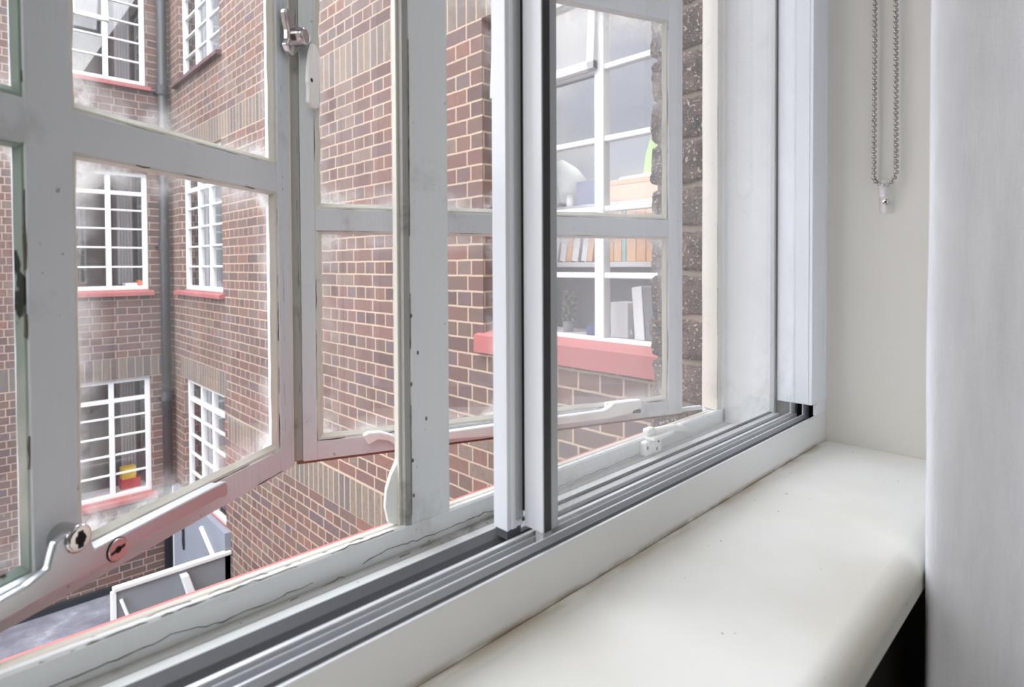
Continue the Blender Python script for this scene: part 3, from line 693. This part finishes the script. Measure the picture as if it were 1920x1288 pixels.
# ------------------------------------------------------------------ buildings round the courtyard
def wall_cells(fixed_axis, f0, f1, ulo, uhi, zlo, zhi, holes):
    """boxes of a wall with rectangular holes [(u0,u1,z0,z1)]"""
    us = sorted({ulo, uhi, *[h[0] for h in holes], *[h[1] for h in holes]}); zs_ = sorted({zlo, zhi, *[h[2] for h in holes], *[h[3] for h in holes]})
    m = MB()
    for i in range(len(us)-1):
        j = 0
        while j < len(zs_)-1:
            uc_ = (us[i]+us[i+1])/2
            def solid(j): zc = (zs_[j]+zs_[j+1])/2; return not any(h[0] < uc_ < h[1] and h[2] < zc < h[3] for h in holes)
            if not solid(j): j += 1; continue
            k = j
            while k < len(zs_)-1 and solid(k): k += 1
            if fixed_axis == 'X': m.box(f0, f1, us[i], us[i+1], zs_[j], zs_[k])
            else: m.box(us[i], us[i+1], f0, f1, zs_[j], zs_[k])
            j = k
    return m

def far_window(parent, axis, f, u0, u1, z0, z1, verts, bars, transom=(), vw=.045, bw=.018, room=None, skip=()):
    """steel window in plane axis=f; verts = mullion centres, bars = thin bars"""
    def bx(m, a, b, c, d, e, g_):   # u, depth, z
        if axis == 'X': m.box(c, d, a, b, e, g_)
        else: m.box(a, b, c, d, e, g_)
    m = MB(); D = .045
    bx(m, u0, u1, f, f+D, z0, z0+vw); bx(m, u0, u1, f, f+D, z1-vw, z1); bx(m, u0, u0+vw, f, f+D, z0+vw, z1-vw); bx(m, u1-vw, u1, f, f+D, z0+vw, z1-vw)
    for v in verts: bx(m, v-vw/2, v+vw/2, f, f+D, z0+vw, z1-vw)
    for b in transom: bx(m, u0+vw, u1-vw, f+.001, f+D-.002, b-.021, b+.021)
    for b in bars: bx(m, u0+vw, u1-vw, f+.006, f+D-.008, b-bw/2, b+bw/2)
    fr = m.build('window_frame', 'white_frame', parent, .003, 1)
    g = MB(); bx(g, u0+.01, u1-.01, f+.022, f+.026, z0+.01, z1-.01)
    g.build('pane', 'far_glass', fr)
    return fr

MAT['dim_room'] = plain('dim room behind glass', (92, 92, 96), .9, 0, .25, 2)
MAT['office_wall'] = plain('office wall', (150, 153, 160), .9, 0, .08, 3)
F = 2.15
# end wing (faces the window across the yard)
YA = 7.166
EW = thing('brick_building', 'brick wing closing the far end of the yard, left of the drainpipe', 'building', (-.5, YA, -3.33))
def ep(mb, name, mat, par=None, lab=None):
    mb.v = [(v[0]+.5, v[1]-YA, v[2]+3.33) for v in mb.v]; o = mb.build(name, mat, EW)
    if lab: o['label'] = lab
    return o
hA = [(.572, 1.584, -.245+k*F, .99+k*F) for k in (-1, 0, 1)]
ep(wall_cells('Y', YA, YA+.30, -.35, 2.4, -3.33, 3.35, hA), 'wall', 'brick_a')
for k in (-1, 0, 1):
    z_ = k*F
    for (a, b, vv) in ((.572, 1.584, (.917, 1.237)),):
        fr = far_window(EW, 'Y', YA+.045, a, b, -.245+z_, .99+z_, vv, [z_+q for q in (0, .2, .395, .59)], [z_+.765])
        fr.location = (.5, -YA, 3.33)
        fr_sill = MB().prism([(YA-.055, -.300+z_), (YA-.055, -.262+z_), (YA+.06, -.232+z_), (YA+.06, -.300+z_)], 'X', a-.065, b+.035)
        ep(fr_sill, 'window_sill', 'red_sill')
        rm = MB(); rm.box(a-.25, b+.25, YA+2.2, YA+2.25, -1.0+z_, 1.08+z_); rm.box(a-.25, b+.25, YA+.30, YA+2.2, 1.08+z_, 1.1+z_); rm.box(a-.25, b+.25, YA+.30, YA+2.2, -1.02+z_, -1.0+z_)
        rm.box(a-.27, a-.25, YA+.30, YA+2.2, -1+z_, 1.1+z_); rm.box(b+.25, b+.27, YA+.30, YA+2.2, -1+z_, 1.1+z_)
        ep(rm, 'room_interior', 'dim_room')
        cb = MB()
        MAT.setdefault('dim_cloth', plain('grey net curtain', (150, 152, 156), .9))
        for xa, xb in ((a+.02, a+.20), (b-.22, b-.08)):
            cb = MB(); q_ = [(xa+(xb-xa)*i/24, YA+.34+.012*sin(i*1.3)) for i in range(25)]
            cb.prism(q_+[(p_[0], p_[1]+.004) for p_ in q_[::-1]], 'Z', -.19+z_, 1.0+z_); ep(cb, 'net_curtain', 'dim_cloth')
# opened top vent of the upper floor window
vt = MB(); vt.box(0, .30, 0, .03, 0, .03); vt.box(0, .30, 0, .03, .64, .67); vt.box(0, .03, 0, .03, 0, .67); vt.box(.27, .30, 0, .03, 0, .67)
vo = vt.build('open_vent', 'white_frame', EW); vo.location = (.935+.5, -.16, 2.44+3.33); vo.rotation_euler = (radians(-14), 0, 0)
gp = box(.02, .28, .012, .016, .02, .65).build('pane', 'vent_glass', vo)

LW = thing('brick_building', 'low brick wing running on to the left of the end wing', 'building', (-4.0, YA, -3.33))
MB().box(-5.4, 3.64, .02, 4.0, 0, 4.35).build('wall', 'brick_a', LW)
MB().box(-5.5, 3.64, -.08, 4.1, 4.35, 4.45).build('roof', 'lead', LW)
# side wing
XB = 1.8
SW = thing('brick_building', 'red brown brick wing on the right of the yard with the office window', 'building', (XB, 2.0, -3.33))
def sp_(mb, name, mat, lab=None):
    mb.v = [(v[0]-XB, v[1]-2.0, v[2]+3.33) for v in mb.v]; o = mb.build(name, mat, SW)
    if lab: o['label'] = lab
    return o
hB = [(5.56, 6.80, -.245-F, -1.159), (5.56, 6.80, -.240, 1.135), (5.56, 6.80, -.245+F, 3.2), (.80, 2.05, -.335, 1.135), (.80, 2.05, -.335+2.5, 3.2)]
sp_(wall_cells('X', XB, XB+.30, .57, YA, -3.33, 3.35, hB), 'wall', 'brick_b')
for z_, head in ((-F, -1.159), (0, 1.135), (F, 3.2)):
    fr = far_window(SW, 'X', XB+.042, 5.56, 6.80, -.240+z_, head, (6.36, 6.02), [z_+q for q in (0, .2, .395, .59)], [z_+.775])
    fr.location = (-XB, -2.0, 3.33)
    m_ = MB().prism([(XB-.05, -.288+z_), (XB-.05, -.255+z_), (XB+.05, -.232+z_), (XB+.05, -.288+z_)], 'Y', 5.51, 6.93)
    sp_(m_, 'window_sill', 'dark_red' if z_ > 0 else 'red_sill')
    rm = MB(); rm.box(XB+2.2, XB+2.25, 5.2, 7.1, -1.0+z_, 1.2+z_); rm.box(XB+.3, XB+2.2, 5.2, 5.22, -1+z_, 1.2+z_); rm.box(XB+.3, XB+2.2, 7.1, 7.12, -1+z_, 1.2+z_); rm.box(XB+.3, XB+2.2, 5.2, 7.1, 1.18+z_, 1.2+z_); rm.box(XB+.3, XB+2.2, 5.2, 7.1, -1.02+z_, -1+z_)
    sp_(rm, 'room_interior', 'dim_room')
    cb = MB()
    q_ = [(XB+.17+.015*sin(i*1.3), 5.62+1.16*i/90) for i in range(91)]; cb.prism(q_+[(p_[0]+.004, p_[1]) for p_ in q_[::-1]], 'Z', -.2+z_, 1.1+z_)
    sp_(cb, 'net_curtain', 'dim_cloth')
# office window
fr = far_window(SW, 'X', XB+.06, .80, 2.05, -.335, 1.135, (1.427,), [.771, .491, .218, -.043], [], .046, .022); fr.location = (-XB, -2.0, 3.33)
fr = far_window(SW, 'X', XB+.06, .80, 2.05, -.335+2.5, 3.2, (1.427,), [2.99, 2.72, 2.46], [], .046, .022); fr.location = (-XB, -2.0, 3.33)
sp_(MB().prism([(XB-.03, -.402), (XB-.03, -.322), (XB+.065, -.300), (XB+.065, -.402)], 'Y', .60, 2.085), 'window_sill', 'red_sill')
ov = MB(); ov.box(0, .03, 0, .60, 0, .035); ov.box(0, .03, 0, .60, .30, .335); ov.box(0, .03, 0, .035, 0, .335); ov.box(0, .03, .565, .60, 0, .335)
vo = ov.build('open_vent', 'white_frame', SW, .003); vo.location = (.030, 1.432-2.0, .765+3.33); vo.rotation_euler = (0, radians(3.5), 0)
box(.012, .016, .02, .58, .02, .32).build('pane', 'vent_glass', vo)
OX0, OX1, OY0, OY1, OZ0, OZ1 = XB+.30, XB+2.4, .45, 3.6, -1.1, 1.32
rm = MB(); rm.box(OX1, OX1+.03, OY0, OY1, OZ0, OZ1); rm.box(OX0, OX1, OY0-.03, OY0, OZ0, OZ1); rm.box(OX0, OX1, OY1, OY1+.03, OZ0, OZ1); rm.box(OX0, OX1, OY0, OY1, OZ1, OZ1+.03); rm.box(OX0, OX1, OY0, OY1, OZ0-.03, OZ0)
sp_(rm, 'office_interior', 'office_wall')
# drainpipe in the corner
DP = thing('drainpipe', 'dark cast iron drainpipe running down the inner corner of the brick wings', 'drainpipe', (1.715, 7.095, -3.33))
MB().tube([(0, 0, 0), (0, 0, 6.68)], .046, 20).build('pipe', 'pipe', DP, smooth=True)
for z_ in (.6, 1.95, 3.56, 5.2): MB().tube([(0, 0, z_-.05), (0, 0, z_+.05)], .056, 20).build('collar', 'pipe', DP); MB().box(-.075, .075, .02, .072, z_-.03, z_-.01).build('bracket', 'pipe', DP)

# yard roof below and the sheet metal things on it
tag(box(-6, 1.8, .569, YA, -3.45, -3.33).build('flat_roof', 'roof'), 'low grey felt roof with pale patches at the bottom of the yard', 'roof')
kb = box(-6, 1.66, YA-.05, YA, -3.33, -3.27).build('roof_upstand', 'pipe'); tag(kb, 'dark strip of flashing where the low roof meets the end wing', 'flashing')
RS = thing('roof_screen', 'grey sheet metal screen with pale rail, post and braces standing on the low roof', 'screen', (.94, 5.45, -3.33))
MB().box(0, .855, 0, .02, 0, .79).build('panel', 'lead', RS)
MB().box(-.02, .857, -.025, .03, .79, .822).build('rail', plain('pale rail', (206, 204, 200), .6), RS, .004)
MB().box(-.035, .0, -.02, .02, 0, .79).build('post', 'white_frame', RS, .003)
MB().tube([(.03, -.02, .72), (.12, -.10, .40), (.20, -.17, 0)], .012, 8).build('brace', 'white_frame', RS)
MB().prism([(.445, .76), (.50, .76), (.60, .42), (.60, .35), (.55, .35)], 'Y', -.08, -.0).build('brace', 'white_frame', RS, .004)
VB = thing('vent_housing', 'tall grey rendered housing against the side wing at the foot of the drainpipe', 'vent housing', (1.7995, 5.45, -3.33))
MB().box(-.05, 0, 0, 1.62, 0, .98).build('housing', 'lead2', VB)
MB().box(-.058, .0, 1.60, 1.64, 0, .98).build('corner_strip', 'white_frame', VB)
q = [(-.055, 1.22+.03*noise.noise(Vector((0, 0, i*.9))), .42+i*.045) for i in range(11)]
MB().tube(q, [.012, .016, .02, .018, .016, .02, .018, .016, .015, .016, .012], 8).build('cable', 'black', VB)
MB().tube([(-.06, .08, .60), (-.06, .62, .84)], .020, 10).build('strut', 'white_frame', VB)

# ------------------------------------------------------------------ things seen through the far windows
def simple(name, label, cat, mb, mat, group=None, bevel=.002, smooth=False): return tag(mb.build(name, mat, None, bevel, smooth=smooth), label, cat, group)
MAT['yellow'] = plain('yellow plastic', (226, 190, 40), .5); MAT['red'] = plain('red plastic', (176, 40, 44), .5); MAT['teal'] = plain('pale teal card', (150, 190, 188), .7)
MAT['peach'] = plain('buff card', (226, 184, 150), .8, 0, .08, 20); MAT['peach2'] = plain('orange buff card', (220, 168, 124), .8, 0, .08, 20); MAT['paper'] = plain('white card', (228, 228, 230), .7, 0, .04, 20)
MAT['grey_card'] = plain('grey card', (120, 122, 128), .7); MAT['blue_card'] = plain('blue card', (74, 84, 122), .7); MAT['lime'] = plain('lime green cloth', (190, 232, 120), .8); MAT['shelf'] = plain('pale grey shelf', (206, 206, 208), .6)
MAT['terracotta'] = plain('orange plastic', (224, 96, 52), .5); MAT['cup'] = plain('white china', (240, 240, 240), .4)
def ledge(name, x0, x1, y0, y1, z_): pass
sp_(MB().box(.60, 1.56, 0, 0, 0, 0), 'x', 'shelf') if False else None
ep(MB().box(.60, 1.56, YA+.10, YA+.30, -.235, -.20), 'inner_sill', 'shelf')
ep(MB().box(.60, 1.56, YA+.10, YA+.30, -.235-F, -.20-F), 'inner_sill', 'shelf')
simple('storage_box', 'small yellow box behind the lower window of the end wing', 'box', box(1.33, 1.46, YA+.13, YA+.24, -.10-F, .02-F), 'yellow')
simple('storage_box', 'red box under the yellow one behind the lower window', 'box', box(1.32, 1.50, YA+.12, YA+.27, -.20-F, -.10-F), 'red')
simple('paper_stack', 'pale stack of papers lying inside the middle window of the end wing', 'papers', box(1.39, 1.50, YA+.12, YA+.26, -.20, -.17), 'paper')
simple('plastic_tub', 'small orange tub beside the pale papers in the middle window', 'tub', box(1.503, 1.55, YA+.12, YA+.22, -.20, -.145), 'terracotta')
# office: inner sill, shelving unit, files
sp_(MB().box(XB+.11, XB+.34, .80, 2.05, -.335, -.30), 'inner_sill', 'shelf')
SU = thing('shelf_unit', 'pale shelving unit behind the office window holding files', 'shelves', (2.20, .75, -1.1))
def su(mb, name, mat='shelf'):
    mb.v = [(v[0]-2.20, v[1]-.75, v[2]+1.1) for v in mb.v]; return mb.build(name, mat, SU, .002)
for z_ in (-.60, 0.012, .285): su(MB().box(2.20, 2.46, .75, 2.55, z_-.024, z_), 'shelf')
for y_ in (.735, 2.55): su(MB().box(2.20, 2.46, y_, y_+.015, -1.1, .62), 'upright')
su(MB().box(2.46, 2.47, .735, 2.565, -1.1, .62), 'back_panel', 'office_wall')
def file_(y, wd, h, lean, mat, label, z0=.0125):
    T = thing('file_folder', label, 'folder', (2.215, y, z0), 0, 'files on the office shelf'); 
    m_ = MB(); 
    c_, s_ = cos(lean), sin(lean)
    def rot(mb): mb.v = [(v[0], v[1]*c_+v[2]*s_, -v[1]*s_+v[2]*c_+(wd*abs(s_) if lean > 0 else 0)) for v in mb.v]; return mb
    rot(MB().box(0, .20, 0, wd, 0, h)).build('cover', mat, T, .002)
    rot(MB().box(.002, .198, wd*.2, wd*.8, h-.002, h+.001)).build('pages', 'paper', T)
y = 1.995
specs = [(.030, .225, 'paper', 'white'), (.010, .22, 'grey_card', 'thin dark grey'), (.036, .225, 'paper', 'thick white'), (.034, .22, 'peach2', 'orange buff'), (.040, .225, 'paper', 'broad white'), (.012, .22, 'grey_card', 'narrow grey'), (.034, .22, 'paper', 'plain white'), (.03, .22, 'peach', 'pale buff')]
names = ['first leaning', 'second leaning', 'third leaning', 'fourth leaning', 'fifth leaning', 'sixth leaning', 'seventh leaning', 'eighth leaning']
for (wd, h, mt, cn), nn in zip(specs, names):
    y -= wd/cos(.16)+.003
    file_(y, wd, h, -.16, mt, '%s folder, %s one from the left behind the office window' % (cn, nn))
y = 1.665
specs = [(.045, .24, 'peach2', 'orange buff folder beside the gap on the office shelf'), (.042, .24, 'peach', 'pale buff folder left of the teal one'), (.020, .24, 'teal', 'thin teal folder among the buff ones'), (.050, .24, 'peach', 'wide buff folder right of the teal one'), (.048, .24, 'peach2', 'second last buff folder on the right of the office shelf'), (.046, .24, 'peach2', 'last buff folder at the right end of the row')]
for wd, h, mt, lb in specs:
    y -= wd+.003; file_(y, wd, h, 0, mt, lb)
BX = thing('archive_box', 'buff cardboard box on the upper office shelf right of the window bar', 'box', (2.21, 1.30, .2855))
box(0, .22, 0, .34, 0, .075).build('box_body', 'peach', BX, .003); box(-.004, .224, -.004, .344, .075, .098).build('lid', 'peach2', BX, .003)
PL = simple('paper_stack', 'white papers lying on the buff cardboard box', 'papers', MB().prism([(1.34, .384), (1.60, .384), (1.58, .396), (1.36, .402)], 'X', 2.22, 2.40), 'paper')
vs_ = MB().prism([(1.36, .402), (1.52, .402), (1.505, .50), (1.47, .60), (1.43, .645), (1.385, .62), (1.365, .52)], 'X', 2.30, 2.36)
simple('work_vest', 'lime green vest draped on the buff cardboard box', 'vest', vs_, 'lime', None, .012)
simple('mug', 'small white mug at the left of the upper office shelf', 'mug', MB().tube([(2.25, 1.905, .2855), (2.25, 1.905, .345)], .018, 16), 'cup', None, .001)
LS = thing('desk_lamp', 'grey desk lamp on the upper office shelf left of the window bar', 'lamp', (2.30, 2.02, .2855))
MB().tube([(0, 0, 0), (0, 0, .015)], .06, 20).build('base', 'grey_card', LS); MB().tube([(0, 0, .015), (0, -.01, .22)], .006, 8).build('arm', 'grey_card', LS)
MB().tube([(0, -.01, .24), (0, -.06, .17), (0, -.12, .06)], [.02, .06, .09], 18).build('lamp_shade', plain('grey green shade', (168, 172, 164), .6), LS, smooth=True)
simple('monitor', 'dark blue grey monitor edge left of the white mug', 'monitor', box(2.22, 2.26, 1.70, 1.84, .2855, .40), 'blue_card')
# on the inner office sill
simple('document_holder', 'white upright document holder at the right of the office window sill', 'file holder', MB().prism([(1.29, -.298), (1.335, -.298), (1.350, -.092), (1.305, -.085)], 'X', 1.97, 2.10), 'paper')
simple('binder', 'grey binder standing against the white document holder', 'binder', MB().prism([(1.245, -.298), (1.284, -.298), (1.300, -.088), (1.26, -.088)], 'X', 1.97, 2.10), 'grey_card')
simple('carton', 'pale grey carton behind the right pane of the office window', 'box', box(1.98, 2.08, 1.375, 1.46, -.298, -.155), 'shelf')
tr_ = MB(); q = [(2.0, 1.40+.03*cos(a), -.283+.03*sin(a)) for a in [pi*i/10 for i in range(11)]]
simple('cable', 'pale looped cable lying inside the office window', 'cable', MB().tube(q, .004, 8), 'paper', None, 0)
simple('storage_box', 'dark blue box low behind the left pane of the office window', 'box', box(1.97, 2.07, 1.50, 1.58, -.298, -.258), 'blue_card')
pt = thing('potted_plant', 'dark small plant at the left end of the office window sill', 'plant', (2.02, 1.72, -.299))
MB().tube([(0, 0, 0), (0, 0, .045)], [.022, .028], 14).build('pot', 'grey_card', pt)
lf = MB()
for i in range(26):
    a = i*2.4; r = .012+.018*random.random(); zc = .05+.13*i/26; lf.sphere((r*cos(a), r*sin(a)*1.1, zc), .010+.006*random.random(), 7, 5)
lf.build('foliage', plain('dark green leaves', (70, 84, 74), .7), pt, smooth=True)
